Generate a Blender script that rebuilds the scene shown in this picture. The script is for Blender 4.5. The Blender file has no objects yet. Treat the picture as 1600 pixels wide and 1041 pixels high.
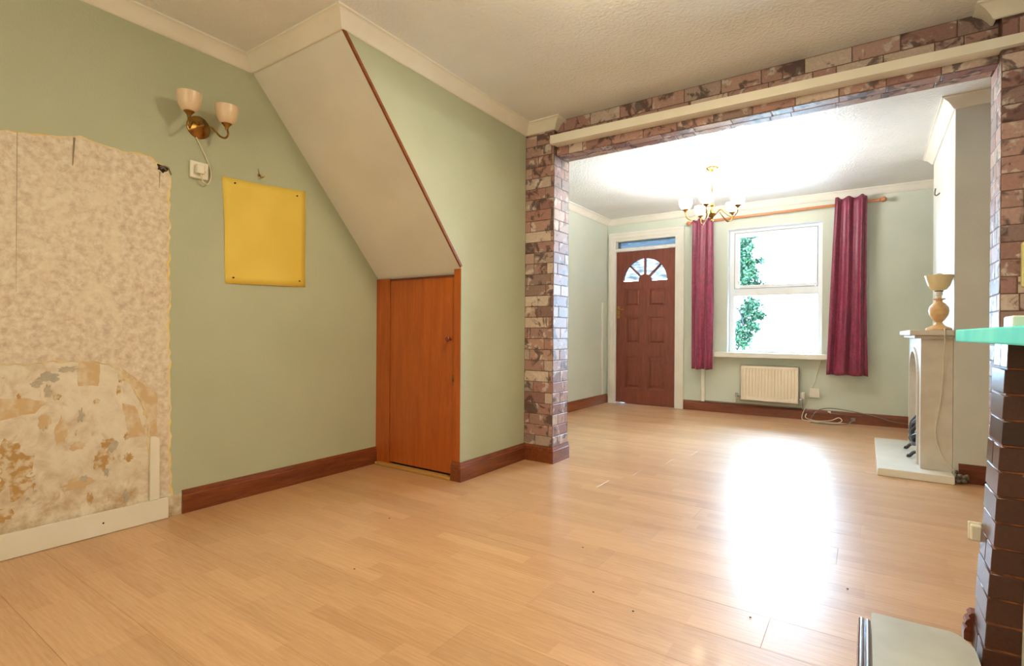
import bpy, bmesh, math, random
from mathutils import Vector, Matrix
S = bpy.context.scene
C = S.collection
R = random.Random(7)
PI = math.pi

# ------------------------------------------------------------------ camera
cam = bpy.data.cameras.new('camera')
cam.sensor_width = 36.0
cam.lens = 36.0 * 813.46 / 1600.0
cam.clip_start = 0.05
camo = bpy.data.objects.new('camera', cam); C.objects.link(camo)
YAW, ROLL, CAMH = -0.5976, 0.0070, 0.9013
fw = Vector((math.sin(YAW), math.cos(YAW), 0.0)); rt = Vector((math.cos(YAW), -math.sin(YAW), 0.0)); up = Vector((0, 0, 1))
r2 = math.cos(ROLL) * rt + math.sin(ROLL) * up
u2 = -math.sin(ROLL) * rt + math.cos(ROLL) * up
M = Matrix.Identity(4)
for i in range(3):
    M[i][0] = r2[i]; M[i][1] = u2[i]; M[i][2] = -fw[i]
M[2][3] = CAMH
camo.matrix_world = M
S.camera = camo

# ------------------------------------------------------------------ world, lights, exposure
S.view_settings.view_transform = 'Standard'
S.view_settings.look = 'None'
S.view_settings.gamma = 1.0
S.view_settings.use_curve_mapping = False
S.view_settings.exposure = 0.17
W = bpy.data.worlds.new('world'); S.world = W; W.use_nodes = True
bg = W.node_tree.nodes['Background']
bg.inputs[0].default_value = (0.50, 0.75, 1.0, 1)
bg.inputs[1].default_value = 62.0

def lamp(name, kind, loc, power, col, size=0.05, rot=None, **kw):
    l = bpy.data.lights.new(name, kind); l.energy = power; l.color = col
    if kind == 'AREA':
        l.shape = kw.get('shape', 'DISK'); l.size = size
        if 'size_y' in kw: l.size_y = kw['size_y']
    else:
        l.shadow_soft_size = size
    o = bpy.data.objects.new(name, l); C.objects.link(o); o.location = loc
    if rot: o.rotation_euler = rot
    return o
# the near room's own flush ceiling lamp (just above the frame) and an added warm fill light behind the camera
lamp('ceiling_lamp_light', 'AREA', (-0.75, 1.75, 2.31), 22.0, (1.0, 0.82, 0.51), 0.30)
lamp('ceiling_lamp_glow', 'POINT', (-0.75, 1.70, 2.24), 11.0, (1.0, 0.84, 0.55), 0.07)
lamp('rear_fill_light', 'AREA', (-1.0, -1.4, 1.5), 24.0, (1.0, 0.84, 0.56), 1.6, (math.radians(90), 0, 0), shape='RECTANGLE', size_y=1.4)
# portal over the window opening (sampling aid only)
pl = lamp('window_portal', 'AREA', (-0.85, 6.62, 1.39), 1.0, (1, 1, 1), 1.1, (math.radians(-90), 0, 0), shape='RECTANGLE', size_y=1.6)
pl.data.cycles.is_portal = True
CHX, CHY = -1.136, 4.805          # chandelier
CHAND_POWER = 34.0

# ------------------------------------------------------------------ node helpers
def lin(r, g, b):
    f = lambda c: (c / 255 / 12.92) if c / 255 <= 0.04045 else ((c / 255 + 0.055) / 1.055) ** 2.4
    return (f(r), f(g), f(b), 1)
def new_mat(name):
    m = bpy.data.materials.new(name); m.use_nodes = True
    nt = m.node_tree
    return m, nt, nt.nodes['Principled BSDF']
def nd(nt, t, **kw):
    n = nt.nodes.new(t)
    for k, v in kw.items(): setattr(n, k, v)
    return n
def setin(n, **kw):
    for k, v in kw.items(): n.inputs[k.replace('_', ' ')].default_value = v
def pos(nt, scale=(1, 1, 1)):
    g = nd(nt, 'ShaderNodeNewGeometry'); m = nd(nt, 'ShaderNodeMapping')
    m.inputs['Scale'].default_value = scale
    nt.links.new(g.outputs['Position'], m.inputs['Vector'])
    return m.outputs[0]
def noise(nt, vec, scale, detail=3, rough=0.5, dist=0.0):
    n = nd(nt, 'ShaderNodeTexNoise'); setin(n, Scale=scale, Detail=detail, Roughness=rough, Distortion=dist)
    nt.links.new(vec, n.inputs['Vector']); return n.outputs['Fac']
def ramp(nt, fac, stops):
    r = nd(nt, 'ShaderNodeValToRGB'); e = r.color_ramp.elements
    while len(e) < len(stops): e.new(0.5)
    for i, (p, c) in enumerate(stops): e[i].position = p; e[i].color = c
    nt.links.new(fac, r.inputs[0]); return r.outputs[0]
def mix(nt, fac, a, b, mode='MIX'):
    m = nd(nt, 'ShaderNodeMix'); m.data_type = 'RGBA'; m.blend_type = mode
    for s, v in ((0, fac), (6, a), (7, b)):
        if hasattr(v, 'is_linked') or isinstance(v, bpy.types.NodeSocket): nt.links.new(v, m.inputs[s])
        else: m.inputs[s].default_value = v
    return m.outputs[2]
def bump(nt, b, h, strength, dist=0.01):
    n = nd(nt, 'ShaderNodeBump'); setin(n, Strength=strength, Distance=dist)
    nt.links.new(h, n.inputs['Height']); nt.links.new(n.outputs[0], b.inputs['Normal'])
def mk(name, c1, c2=None, scale=8, rough=0.5, bs=0, bscale=60, stretch=(1, 1, 1), lo=0.35, hi=0.65, spec=0.5, metal=0.0, detail=3, bdist=0.004, coat=0):
    m, nt, b = new_mat(name)
    b.inputs['Roughness'].default_value = rough; b.inputs['Metallic'].default_value = metal
    b.inputs['Specular IOR Level'].default_value = spec
    b.inputs['Coat Weight'].default_value = coat
    v = pos(nt, stretch)
    c2 = c2 or tuple(x * 0.9 for x in c1[:3]) + (1,)
    col = ramp(nt, noise(nt, v, scale, detail), [(lo, c1), (hi, c2)])
    nt.links.new(col, b.inputs['Base Color'])
    if bs: bump(nt, b, noise(nt, pos(nt, stretch), bscale, 3), bs, bdist)
    return m

# ------------------------------------------------------------------ materials
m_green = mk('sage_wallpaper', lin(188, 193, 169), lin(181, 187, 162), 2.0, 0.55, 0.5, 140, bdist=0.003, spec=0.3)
m_green_lit = mk('sage_wallpaper_lit', lin(212, 218, 204), lin(205, 212, 197), 2.0, 0.55, 0.5, 140, bdist=0.003, spec=0.3)  # same sage wallpaper, lightened to stand for the front room's stronger light
m_ceil = mk('artex_ceiling', lin(238, 239, 240), lin(232, 233, 234), 3.0, 0.36, 0.9, 60, bdist=0.006)
m_white = mk('white_gloss', lin(240, 236, 226), lin(234, 229, 217), 5, 0.3, 0.1, 60)
m_soffit = mk('soffit_paper', lin(232, 229, 222), lin(225, 221, 213), 3, 0.6, 0.4, 130, bdist=0.003)
m_cream = mk('cream_plaster', lin(216, 217, 212), lin(209, 209, 203), 3, 0.5, 0.3, 110, bdist=0.003)
m_upvc = mk('white_window_paint', lin(248, 249, 250), lin(242, 244, 246), 5, 0.3, 0.1, 60)
m_breast = mk('chimney_white', lin(236, 234, 224), lin(228, 225, 214), 4, 0.4, 0.35, 60, bdist=0.004)
m_lining = None
m_dark = mk('dark_recess', lin(40, 33, 28), None, 20, 0.9)
m_brass = mk('brass', lin(170, 130, 70), lin(135, 100, 50), 30, 0.28, metal=1.0)
m_chrome = mk('chrome', lin(205, 210, 220), None, 5, 0.12, metal=1.0)
m_cable = mk('cable_grey', lin(120, 112, 100), None, 20, 0.5)
m_cablew = mk('cable_cream', lin(222, 214, 190), None, 20, 0.5)
m_plastic = mk('white_plastic', lin(236, 232, 220), lin(230, 225, 212), 5, 0.35)
m_black = mk('blackened_metal', lin(38, 38, 42), lin(70, 70, 76), 40, 0.45)

def wood(name, c1, c2, rough, axis='x', coat=0.0, sc=1.0, spec=0.5):
    st = {'x': (1.2, 14, 14), 'y': (14, 1.2, 14), 'z': (14, 14, 1.2)}[axis]
    m, nt, b = new_mat(name)
    b.inputs['Roughness'].default_value = rough; b.inputs['Coat Weight'].default_value = coat
    b.inputs['Specular IOR Level'].default_value = spec
    f = noise(nt, pos(nt, st), 3.0 * sc, 5, 0.6, 0.8)
    f2 = noise(nt, pos(nt, tuple(k * 4 for k in st)), 4.0 * sc, 2, 0.5)
    c = ramp(nt, f, [(0.3, c1), (0.72, c2)])
    c = mix(nt, 0.25, c, ramp(nt, f2, [(0.35, c1), (0.7, c2)]))
    nt.links.new(c, b.inputs['Base Color'])
    bump(nt, b, f2, 0.12, 0.002)
    return m
m_mahog = wood('mahogany', lin(132, 66, 46), lin(92, 42, 32), 0.38, 'z')
m_mahog_h = wood('mahogany_rail', lin(126, 62, 44), lin(86, 40, 32), 0.38, 'x')
m_skirt_x = wood('varnished_skirting_x', lin(130, 68, 40), lin(82, 38, 26), 0.3, 'x')
m_skirt_y = wood('varnished_skirting_y', lin(142, 76, 42), lin(92, 44, 28), 0.22, 'y')
m_cup = wood('orange_varnished_ply', lin(190, 100, 38), lin(158, 76, 26), 0.32, 'z', sc=0.7)
m_strip = wood('brown_edge_strip', lin(150, 84, 40), lin(110, 56, 28), 0.4, 'y')
m_pole = wood('pine_pole', lin(206, 134, 84), lin(176, 104, 62), 0.35, 'x')
m_thresh = wood('threshold', lin(196, 150, 84), lin(170, 124, 64), 0.5, 'x')

def mat_floor():
    m, nt, b = new_mat('beech_laminate')
    v = pos(nt)
    br = nd(nt, 'ShaderNodeTexBrick'); br.offset = 0.41; br.offset_frequency = 3; br.squash = 0.8; br.squash_frequency = 4
    setin(br, Scale=1.0, Mortar_Size=0.0006, Bias=0.0, Brick_Width=0.46, Row_Height=0.0635)
    br.inputs['Color1'].default_value = (0, 0, 0, 1); br.inputs['Color2'].default_value = (1, 1, 1, 1); br.inputs['Mortar'].default_value = (0.15, 0.15, 0.15, 1)
    nt.links.new(v, br.inputs['Vector'])
    tone = ramp(nt, br.outputs['Color'], [(0.0, lin(182, 140, 102)), (1.0, lin(211, 170, 130))])
    gr = noise(nt, pos(nt, (2.2, 34, 1)), 3.2, 4, 0.55, 1.2)
    tone = mix(nt, 0.5, tone, ramp(nt, gr, [(0.25, lin(180, 134, 90)), (0.75, lin(216, 174, 130))]))
    wv = nd(nt, 'ShaderNodeTexWave'); wv.bands_direction = 'Y'
    setin(wv, Scale=5.0, Distortion=9.0, Detail=2.0, Detail_Scale=0.9)
    nt.links.new(pos(nt, (1.0, 4.0, 1)), wv.inputs['Vector'])
    tone = mix(nt, 0.07, tone, ramp(nt, wv.outputs['Fac'], [(0.0, lin(168, 120, 80)), (1.0, lin(224, 188, 152))]))
    oi = nd(nt, 'ShaderNodeObjectInfo')
    tone = mix(nt, 1.0, tone, ramp(nt, oi.outputs['Random'], [(0.0, (0.90, 0.88, 0.86, 1)), (1.0, (1.04, 1.03, 1.02, 1))]), 'MULTIPLY')
    nt.links.new(tone, b.inputs['Base Color'])
    rr = nd(nt, 'ShaderNodeMapRange'); setin(rr, To_Min=0.34, To_Max=0.42)
    b.inputs['Coat Weight'].default_value = 0.22; b.inputs['Coat Roughness'].default_value = 0.075; b.inputs['Specular IOR Level'].default_value = 0.5; b.inputs['Coat IOR'].default_value = 1.5
    nt.links.new(noise(nt, pos(nt), 2.5, 4), rr.inputs[0]); nt.links.new(rr.outputs[0], b.inputs['Roughness'])
    bump(nt, b, noise(nt, pos(nt, (3, 1, 1)), 9, 2), 0.05, 0.004)
    return m
m_floor = mat_floor()

def mat_brick(name, base, gloss=0.45, pale=0.60, dark=0.57):
    m, nt, b = new_mat(name)
    oi = nd(nt, 'ShaderNodeObjectInfo')
    c = ramp(nt, oi.outputs['Random'], base)
    add = nd(nt, 'ShaderNodeVectorMath'); add.operation = 'ADD'
    cmb = nd(nt, 'ShaderNodeVectorMath'); cmb.operation = 'SCALE'; cmb.inputs['Scale'].default_value = 31.0
    cx = nd(nt, 'ShaderNodeCombineXYZ')
    for i in range(3): nt.links.new(oi.outputs['Random'], cx.inputs[i])
    nt.links.new(cx.outputs[0], cmb.inputs[0]); nt.links.new(cmb.outputs[0], add.inputs[0]); nt.links.new(pos(nt), add.inputs[1])
    v = add.outputs[0]
    f = noise(nt, v, 13, 3, 0.55, 0.4)
    c = mix(nt, ramp(nt, f, [(pale - 0.03, (0, 0, 0, 1)), (pale + 0.03, (0.75, 0.75, 0.75, 1))]), c, lin(212, 200, 194))
    f2 = noise(nt, v, 11, 3, 0.6, 0.6)
    sep = nd(nt, 'ShaderNodeMath'); sep.operation = 'SUBTRACT'; sep.inputs[0].default_value = 1.0; nt.links.new(f2, sep.inputs[1])
    c = mix(nt, ramp(nt, sep.outputs[0], [(dark - 0.03, (0, 0, 0, 1)), (dark + 0.05, (0.8, 0.8, 0.8, 1))]), c, lin(70, 54, 56))
    f3 = noise(nt, pos(nt), 90, 3, 0.6)
    c = mix(nt, 0.35, c, mix(nt, 1.0, c, ramp(nt, f3, [(0.3, (0.55, 0.52, 0.5, 1)), (0.7, (1.15, 1.12, 1.1, 1))]), 'MULTIPLY'))
    nt.links.new(c, b.inputs['Base Color']); b.inputs['Roughness'].default_value = gloss
    bump(nt, b, f3, 0.3, 0.002)
    return m
m_brick = mat_brick('printed_brick', [(0.0, lin(164, 122, 116)), (0.25, lin(184, 152, 144)), (0.5, lin(146, 106, 104)), (0.75, lin(208, 190, 180)), (1.0, lin(118, 86, 86))])
m_mortar = mk('printed_mortar', lin(112, 86, 74), lin(84, 62, 56), 40, 0.55)
m_fbrick = mat_brick('varnished_brick', [(0.0, lin(70, 40, 32)), (0.5, lin(88, 52, 40)), (1.0, lin(58, 36, 32))], 0.30, 0.74, 0.64)
m_fmortar = mk('orange_mortar', lin(150, 84, 44), lin(84, 44, 28), 30, 0.5)
m_aqua_sheen = mk('shelf_reflection_aqua', lin(140, 250, 255), lin(120, 238, 250), 6, 0.5, spec=0.0)  # window reflection on the shelf edge, put into the base colour as aqua
m_hearth = mk('mottled_hearth', lin(190, 188, 176), lin(172, 170, 158), 7, 0.4, lo=0.3, hi=0.7)
m_marble = mk('pale_surround', lin(218, 211, 200), lin(206, 198, 186), 9, 0.35)
m_hearthw = mk('white_hearth', lin(242, 241, 234), lin(234, 232, 224), 6, 0.22)
m_alab = mk('alabaster', lin(232, 202, 152), lin(214, 170, 120), 18, 0.3)
m_yellow = mk('yellow_paper', lin(240, 210, 96), lin(232, 200, 84), 3, 0.6, 0.1, 30)
m_rad = mk('radiator_cream', lin(244, 232, 210), lin(238, 225, 202), 4, 0.35)

def mat_lining():
    m, nt, b = new_mat('peeled_lining_paper')
    f = noise(nt, pos(nt), 34, 6, 0.7, 0.15)
    c = ramp(nt, f, [(0.32, lin(200, 178, 162)), (0.5, lin(222, 208, 190)), (0.66, lin(236, 228, 214))])
    f2 = noise(nt, pos(nt, (1, 1, 0.7)), 6, 4, 0.6, 1.0)
    c = mix(nt, ramp(nt, f2, [(0.55, (0, 0, 0, 1)), (0.68, (0.65, 0.65, 0.65, 1))]), c, lin(236, 224, 204))
    nt.links.new(c, b.inputs['Base Color']); b.inputs['Roughness'].default_value = 0.8
    bump(nt, b, f, 0.5, 0.004); return m
m_lining = mat_lining()
def mat_plaster():
    m, nt, b = new_mat('bare_stained_plaster')
    f = noise(nt, pos(nt), 12, 6, 0.65, 0.5)
    c = ramp(nt, f, [(0.3, lin(206, 188, 164)), (0.52, lin(230, 220, 204)), (0.7, lin(238, 230, 216))])
    f2 = noise(nt, pos(nt, (1, 1.3, 1)), 8, 4, 0.6, 0.9)
    c = mix(nt, ramp(nt, f2, [(0.60, (0, 0, 0, 1)), (0.70, (0.6, 0.6, 0.6, 1))]), c, lin(184, 146, 104))
    # damp band low down on the wall
    g = nd(nt, 'ShaderNodeNewGeometry'); sx = nd(nt, 'ShaderNodeSeparateXYZ'); nt.links.new(g.outputs['Position'], sx.inputs[0])
    mr = nd(nt, 'ShaderNodeMapRange'); setin(mr, From_Min=0.32, From_Max=0.10, To_Min=0.0, To_Max=0.75); nt.links.new(sx.outputs[2], mr.inputs[0])
    mm = nd(nt, 'ShaderNodeMath'); mm.operation = 'MULTIPLY'; nt.links.new(mr.outputs[0], mm.inputs[0])
    nt.links.new(ramp(nt, noise(nt, pos(nt), 14, 4, 0.65), [(0.4, (0, 0, 0, 1)), (0.62, (1, 1, 1, 1))]), mm.inputs[1])
    c = mix(nt, mm.outputs[0], c, lin(176, 144, 92))
    nt.links.new(c, b.inputs['Base Color']); b.inputs['Roughness'].default_value = 0.85
    bump(nt, b, f, 0.5, 0.004); return m
m_plaster = mat_plaster()
m_ochre = mk('ochre_scar', lin(220, 206, 182), lin(190, 152, 98), 34, 0.9, 0.4, 50, lo=.40, hi=.56)
m_tan = mk('tan_scrap', lin(224, 210, 188), lin(212, 184, 144), 26, 0.85, lo=.34, hi=.54)
m_greyblue = mk('grey_smear', lin(176, 172, 160), lin(196, 186, 166), 40, 0.85)
m_torn = mk('torn_paper_edge', lin(238, 228, 204), lin(230, 206, 150), 30, 0.85)

def mat_curtain():
    m, nt, b = new_mat('wine_red_satin')
    f = noise(nt, pos(nt, (1, 1, 0.6)), 30, 4, 0.6, 1.5)
    nt.links.new(ramp(nt, f, [(0.3, lin(96, 24, 52)), (0.7, lin(138, 42, 66))]), b.inputs['Base Color'])
    b.inputs['Roughness'].default_value = 0.42
    b.inputs['Sheen Weight'].default_value = 0.35; b.inputs['Sheen Roughness'].default_value = 0.4
    bump(nt, b, f, 0.4, 0.006); return m
m_curtain = mat_curtain()
def mat_glass(name, tint=(1, 1, 1, 1), refl=1.0):
    m = bpy.data.materials.new(name); m.use_nodes = True; nt = m.node_tree; nt.nodes.clear()
    o = nd(nt, 'ShaderNodeOutputMaterial'); t = nd(nt, 'ShaderNodeBsdfTransparent'); g = nd(nt, 'ShaderNodeBsdfGlossy'); x = nd(nt, 'ShaderNodeMixShader'); fr = nd(nt, 'ShaderNodeFresnel')
    t.inputs[0].default_value = tint; g.inputs['Roughness'].default_value = 0.02; fr.inputs[0].default_value = 1.45
    nt.links.new(fr.outputs[0], x.inputs[0]); nt.links.new(t.outputs[0], x.inputs[1]); nt.links.new(g.outputs[0], x.inputs[2]); nt.links.new(x.outputs[0], o.inputs[0])
    return m
m_glass = mat_glass('clear_glass', (0.97, 0.99, 0.99, 1))
def mat_obscure(name, a, b2, sc):
    m = mat_glass(name); nt = m.node_tree
    t = [n for n in nt.nodes if n.type == 'BSDF_TRANSPARENT'][0]
    nt.links.new(ramp(nt, noise(nt, pos(nt, (1, 1, 3)), sc, 3), [(0.35, a), (0.65, b2)]), t.inputs[0])
    return m
m_obsc = mat_obscure('patterned_glass', (0.10, 0.098, 0.096, 1), (0.22, 0.20, 0.19, 1), 9)
m_transom = mat_obscure('transom_glass', (0.070, 0.078, 0.085, 1), (0.095, 0.100, 0.105, 1), 14)
def mat_shade(name, col, emit, ecol):
    m, nt, b = new_mat(name)
    nt.links.new(ramp(nt, noise(nt, pos(nt), 40, 3), [(0.3, col), (0.7, tuple(c * 0.94 for c in col[:3]) + (1,))]), b.inputs['Base Color'])
    b.inputs['Roughness'].default_value = 0.3; b.inputs['Emission Color'].default_value = ecol; b.inputs['Emission Strength'].default_value = emit
    return m
m_shade_off = mat_shade('frosted_glass_shade', lin(232, 206, 176), 0, (1, 1, 1, 1))
m_shade_on = mat_shade('lit_glass_shade', lin(250, 240, 220), 17.0, (1.0, 0.84, 0.58, 1))
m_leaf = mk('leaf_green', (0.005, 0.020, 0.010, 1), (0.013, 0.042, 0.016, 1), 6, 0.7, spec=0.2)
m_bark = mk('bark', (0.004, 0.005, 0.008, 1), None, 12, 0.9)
m_ground = mk('pale_paving', lin(205, 205, 200), None, 3, 0.8)

# ------------------------------------------------------------------ mesh helpers
def link(name, bm, mat, parent=None, smooth=False, recalc=True):
    if recalc: bmesh.ops.recalc_face_normals(bm, faces=bm.faces)
    me = bpy.data.meshes.new(name); bm.to_mesh(me); bm.free()
    for m in (mat if isinstance(mat, (list, tuple)) else [mat]): me.materials.append(m)
    if smooth:
        for p in me.polygons: p.use_smooth = True
        me.set_sharp_from_angle(angle=math.radians(40))
    o = bpy.data.objects.new(name, me); C.objects.link(o)
    if parent: o.parent = parent
    return o
def tag(o, label, cat=None, group=None, kind=None):
    o['label'] = label
    if cat: o['category'] = cat
    if group: o['group'] = group
    if kind: o['kind'] = kind
    return o
def empty(name, loc=(0, 0, 0)):
    o = bpy.data.objects.new(name, None); C.objects.link(o); o.location = loc; o.empty_display_size = 0.05
    return o
# children are built in world coordinates; this keeps them in place under a moved Empty
def child(name, bm, mat, parent, smooth=False, off=None):
    o = link(name, bm, mat, None, smooth)
    return adopt(o, parent)
def world_loc(p):
    v = Vector((0, 0, 0))
    while p: v = v + p.location; p = p.parent
    return v
def adopt(o, parent):
    o.parent = parent
    o.location = -world_loc(parent)
    return o
def box(bm, x0, x1, y0, y1, z0, z1, bev=0, seg=1):
    r = bmesh.ops.create_cube(bm, size=1)
    vs = r['verts']
    for v in vs:
        v.co = Vector((x0 + (v.co.x + .5) * (x1 - x0), y0 + (v.co.y + .5) * (y1 - y0), z0 + (v.co.z + .5) * (z1 - z0)))
    if bev:
        es = list({e for v in vs for e in v.link_edges})
        bmesh.ops.bevel(bm, geom=es, offset=bev, segments=seg, affect='EDGES', profile=0.6)
    return bm
def B(*a, **k): return box(bmesh.new(), *a, **k)
def poly(bm, pts, axis, v0, v1):
    """extruded polygon; pts are the two other coordinates in xyz order"""
    def P(p, v):
        return {'x': (v, p[0], p[1]), 'y': (p[0], v, p[1]), 'z': (p[0], p[1], v)}[axis]
    a = [bm.verts.new(P(p, v0)) for p in pts]; b = [bm.verts.new(P(p, v1)) for p in pts]
    n = len(pts)
    bm.faces.new(a); bm.faces.new(b[::-1])
    for i in range(n): bm.faces.new((a[i], b[i], b[(i + 1) % n], a[(i + 1) % n]))
    return bm
def PG(pts, axis, v0, v1): return poly(bmesh.new(), pts, axis, v0, v1)
def sweep(path, prof):
    bm = bmesh.new(); n = len(path); rings = []
    for i in range(n):
        p = Vector((path[i][0], path[i][1]))
        ns = []
        for a, b in ((i - 1, i), (i, i + 1)):
            if a < 0 or b >= n: continue
            d = (Vector(path[b][:2]) - Vector(path[a][:2])).normalized(); ns.append(Vector((d.y, -d.x)))
        m = ns[0] if len(ns) == 1 else (ns[0] + ns[1]) / (1 + ns[0].dot(ns[1]))
        rings.append([bm.verts.new((p.x + m.x * o, p.y + m.y * o, z)) for o, z in prof])
    k = len(prof)
    for i in range(n - 1):
        for j in range(k):
            bm.faces.new((rings[i][j], rings[i][(j + 1) % k], rings[i + 1][(j + 1) % k], rings[i + 1][j]))
    bm.faces.new(rings[0][::-1]); bm.faces.new(rings[-1])
    return bm
def smooth_path(pts, n=6):
    P = [Vector(p) for p in pts]; out = []
    for i in range(len(P) - 1):
        p0 = P[max(i - 1, 0)]; p1 = P[i]; p2 = P[i + 1]; p3 = P[min(i + 2, len(P) - 1)]
        for k in range(n):
            t = k / n
            out.append(0.5 * ((2 * p1) + (p2 - p0) * t + (2 * p0 - 5 * p1 + 4 * p2 - p3) * t * t + (3 * p1 - p0 - 3 * p2 + p3) * t ** 3))
    out.append(P[-1]); return out
def tube(bm, pts, r, n=8, r1=None):
    P = [Vector(p) for p in pts]; L = len(P)
    t0 = (P[1] - P[0]).normalized(); a = Vector((0, 0, 1)) if abs(t0.z) < .9 else Vector((1, 0, 0))
    nrm = (a - t0 * a.dot(t0)).normalized(); rings = []
    for i in range(L):
        t = (P[min(i + 1, L - 1)] - P[max(i - 1, 0)]).normalized()
        nrm = (nrm - t * nrm.dot(t)).normalized(); bn = t.cross(nrm)
        rr = r if r1 is None else r + (r1 - r) * i / (L - 1)
        rings.append([bm.verts.new(P[i] + (nrm * math.cos(2 * PI * k / n) + bn * math.sin(2 * PI * k / n)) * rr) for k in range(n)])
    for i in range(L - 1):
        for k in range(n): bm.faces.new((rings[i][k], rings[i][(k + 1) % n], rings[i + 1][(k + 1) % n], rings[i + 1][k]))
    bm.faces.new(rings[0][::-1]); bm.faces.new(rings[-1])
    return bm
def T(*a, **k): return tube(bmesh.new(), *a, **k)
def lathe(bm, prof, c, n=20, axis='z', sgn=1):
    rings = []
    for r, h in prof:
        ring = []
        for k in range(n):
            a = 2 * PI * k / n; u = r * math.cos(a); v = r * math.sin(a); h2 = h * sgn
            q = {'z': (u, v, h2), 'x': (h2, u, v), 'y': (u, h2, v)}[axis]
            ring.append(bm.verts.new(Vector(c) + Vector(q)))
        rings.append(ring)
    for i in range(len(rings) - 1):
        for k in range(n): bm.faces.new((rings[i][k], rings[i][(k + 1) % n], rings[i + 1][(k + 1) % n], rings[i + 1][k]))
    if prof[0][0] > 1e-5: bm.faces.new(rings[0][::-1])
    if prof[-1][0] > 1e-5: bm.faces.new(rings[-1])
    bmesh.ops.remove_doubles(bm, verts=bm.verts, dist=1e-5)
    return bm
def LT(*a, **k): return lathe(bmesh.new(), *a, **k)
def rag(pts, amp, step, seed, closed=False):
    """ragged polyline"""
    rr = random.Random(seed); out = []
    for i in range(len(pts) - 1):
        a = Vector(pts[i]); b = Vector(pts[i + 1]); d = b - a; L = d.length; n = max(1, int(L / step)); nn = Vector((-d.y, d.x)).normalized()
        for k in range(n):
            off = 0 if k == 0 else rr.uniform(-amp, amp)
            q = a + d * (k / n) + nn * off; out.append((q.x, q.y))
    out.append(tuple(pts[-1])); return out

XA, XB, XP = -2.793, -2.027, -1.795
XL, YF = -2.819, 6.3575
YP, YPB, YBM, YBB = 3.14, 3.36, 3.177, 3.327
ZT, ZC, ZB = 2.38, 2.311, 2.138
XR, XC, YC, YC2 = 0.488, 0.45, 4.22, 5.48
XWR, YBK = 0.95, -1.6
st = lambda o, lab: tag(o, lab, None, None, 'structure')

# ------------------------------------------------------------------ floor
fl = st(link('floor', B(-3.05, 1.2, YBK - .1, 6.62, -0.10, -0.011), m_floor), 'beech laminate floor of three-strip boards running across both rooms')
RW, BL = 0.1925, 1.285
row = 0; y = YBK - 0.03
while y < 6.55:
    x = -2.83 - (row * 0.47 % 1.0) * BL
    while x < 1.0:
        x0 = max(x, -2.82); x1 = min(x + BL, 0.95)
        y1 = min(y + RW, 6.56)
        if x1 - x0 > 0.03:
            bm = bmesh.new(); g = 0.0002; bz = 0.0006
            tl = R.uniform(-1, 1) * 0.00018; 
            co = [(x0, y), (x1, y), (x1, y1), (x0, y1)]
            lo = [bm.verts.new((a + (g if i in (0, 3) else -g), b + (g if i < 2 else -g), -0.011)) for i, (a, b) in enumerate(co)]
            mi = [bm.verts.new((a + (g if i in (0, 3) else -g), b + (g if i < 2 else -g), -bz)) for i, (a, b) in enumerate(co)]
            hi = [bm.verts.new((a + (g + bz if i in (0, 3) else -g - bz), b + (g + bz if i < 2 else -g - bz), (tl if i < 2 else -tl) - 0.0002)) for i, (a, b) in enumerate(co)]
            bm.faces.new(hi)
            for i in range(4):
                j = (i + 1) % 4
                bm.faces.new((lo[i], lo[j], mi[j], mi[i])); bm.faces.new((mi[i], mi[j], hi[j], hi[i]))
            link('plank', bm, m_floor, fl)
        x += BL
    y += RW; row += 1

# ------------------------------------------------------------------ ceiling and walls
st(link('ceiling', B(-3.05, 1.2, YBK - .1, 6.62, ZT, ZT + .1), m_ceil), 'stippled pale textured ceiling over both rooms')
wl = st(link('wall_left', B(-3.05, XA, YBK - .1, 3.36, 0, ZT), m_plaster), 'near left wall of stripped plaster and sage green wallpaper')
st(link('wall_left_front', B(-3.05, XL, 3.36, 6.62, 0, ZT), m_green_lit), 'sage green left wall of the front room')
st(link('wall_back', B(-3.05, 1.2, YBK - .1, YBK, 0, ZT), m_green), 'sage green wall behind the viewer')
st(link('wall_right', B(XWR, 1.2, YBK, 6.62, 0, ZT), m_cream), 'cream right wall beyond the chimney breasts')
# front wall with door and window openings
bm = bmesh.new()
DX0, DX1, DZ = -2.735, -1.893, 2.115
WX0, WX1, WZ0, WZ1 = -1.327, -0.385, 0.69, 2.109
YO = 6.62
for a in ((XL, DX0, 0, ZT), (DX0, DX1, DZ, ZT), (DX1, WX0, 0, ZT), (WX0, WX1, 0, WZ0), (WX0, WX1, WZ1, ZT), (WX1, XWR, 0, ZT)):
    box(bm, a[0], a[1], YF, YO, a[2], a[3])
bmesh.ops.remove_doubles(bm, verts=bm.verts, dist=1e-5)
st(link('wall_far', bm, m_green_lit), 'sage green front wall holding the door and the window')
# stair side wall
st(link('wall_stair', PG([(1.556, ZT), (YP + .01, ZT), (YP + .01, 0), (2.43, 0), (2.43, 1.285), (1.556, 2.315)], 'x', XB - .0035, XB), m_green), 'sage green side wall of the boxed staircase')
# sloping soffit of the stairs (thick board following the slope)
sl = (1.245 - 2.335) / (2.468 - 1.539)
st(link('ceiling_soffit', PG([(1.539, 2.335), (2.455, 1.262), (2.468, 1.243), (2.50, 1.243), (2.50, 1.32), (1.60, ZT), (1.539, ZT)], 'x', XA, XB - .004), m_soffit), 'sloping beige underside of the staircase above the cupboard')
# brown strip down the edge of the soffit
tr = PG([(1.556, 2.313), (2.0, 1.79), (2.42, 1.296), (2.432, 1.306), (2.012, 1.802), (1.568, 2.32)], 'x', XB - .006, XB + .006)
st(link('trim_1', tr, m_strip), 'thin brown edging strip down the sloping stair soffit')
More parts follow.
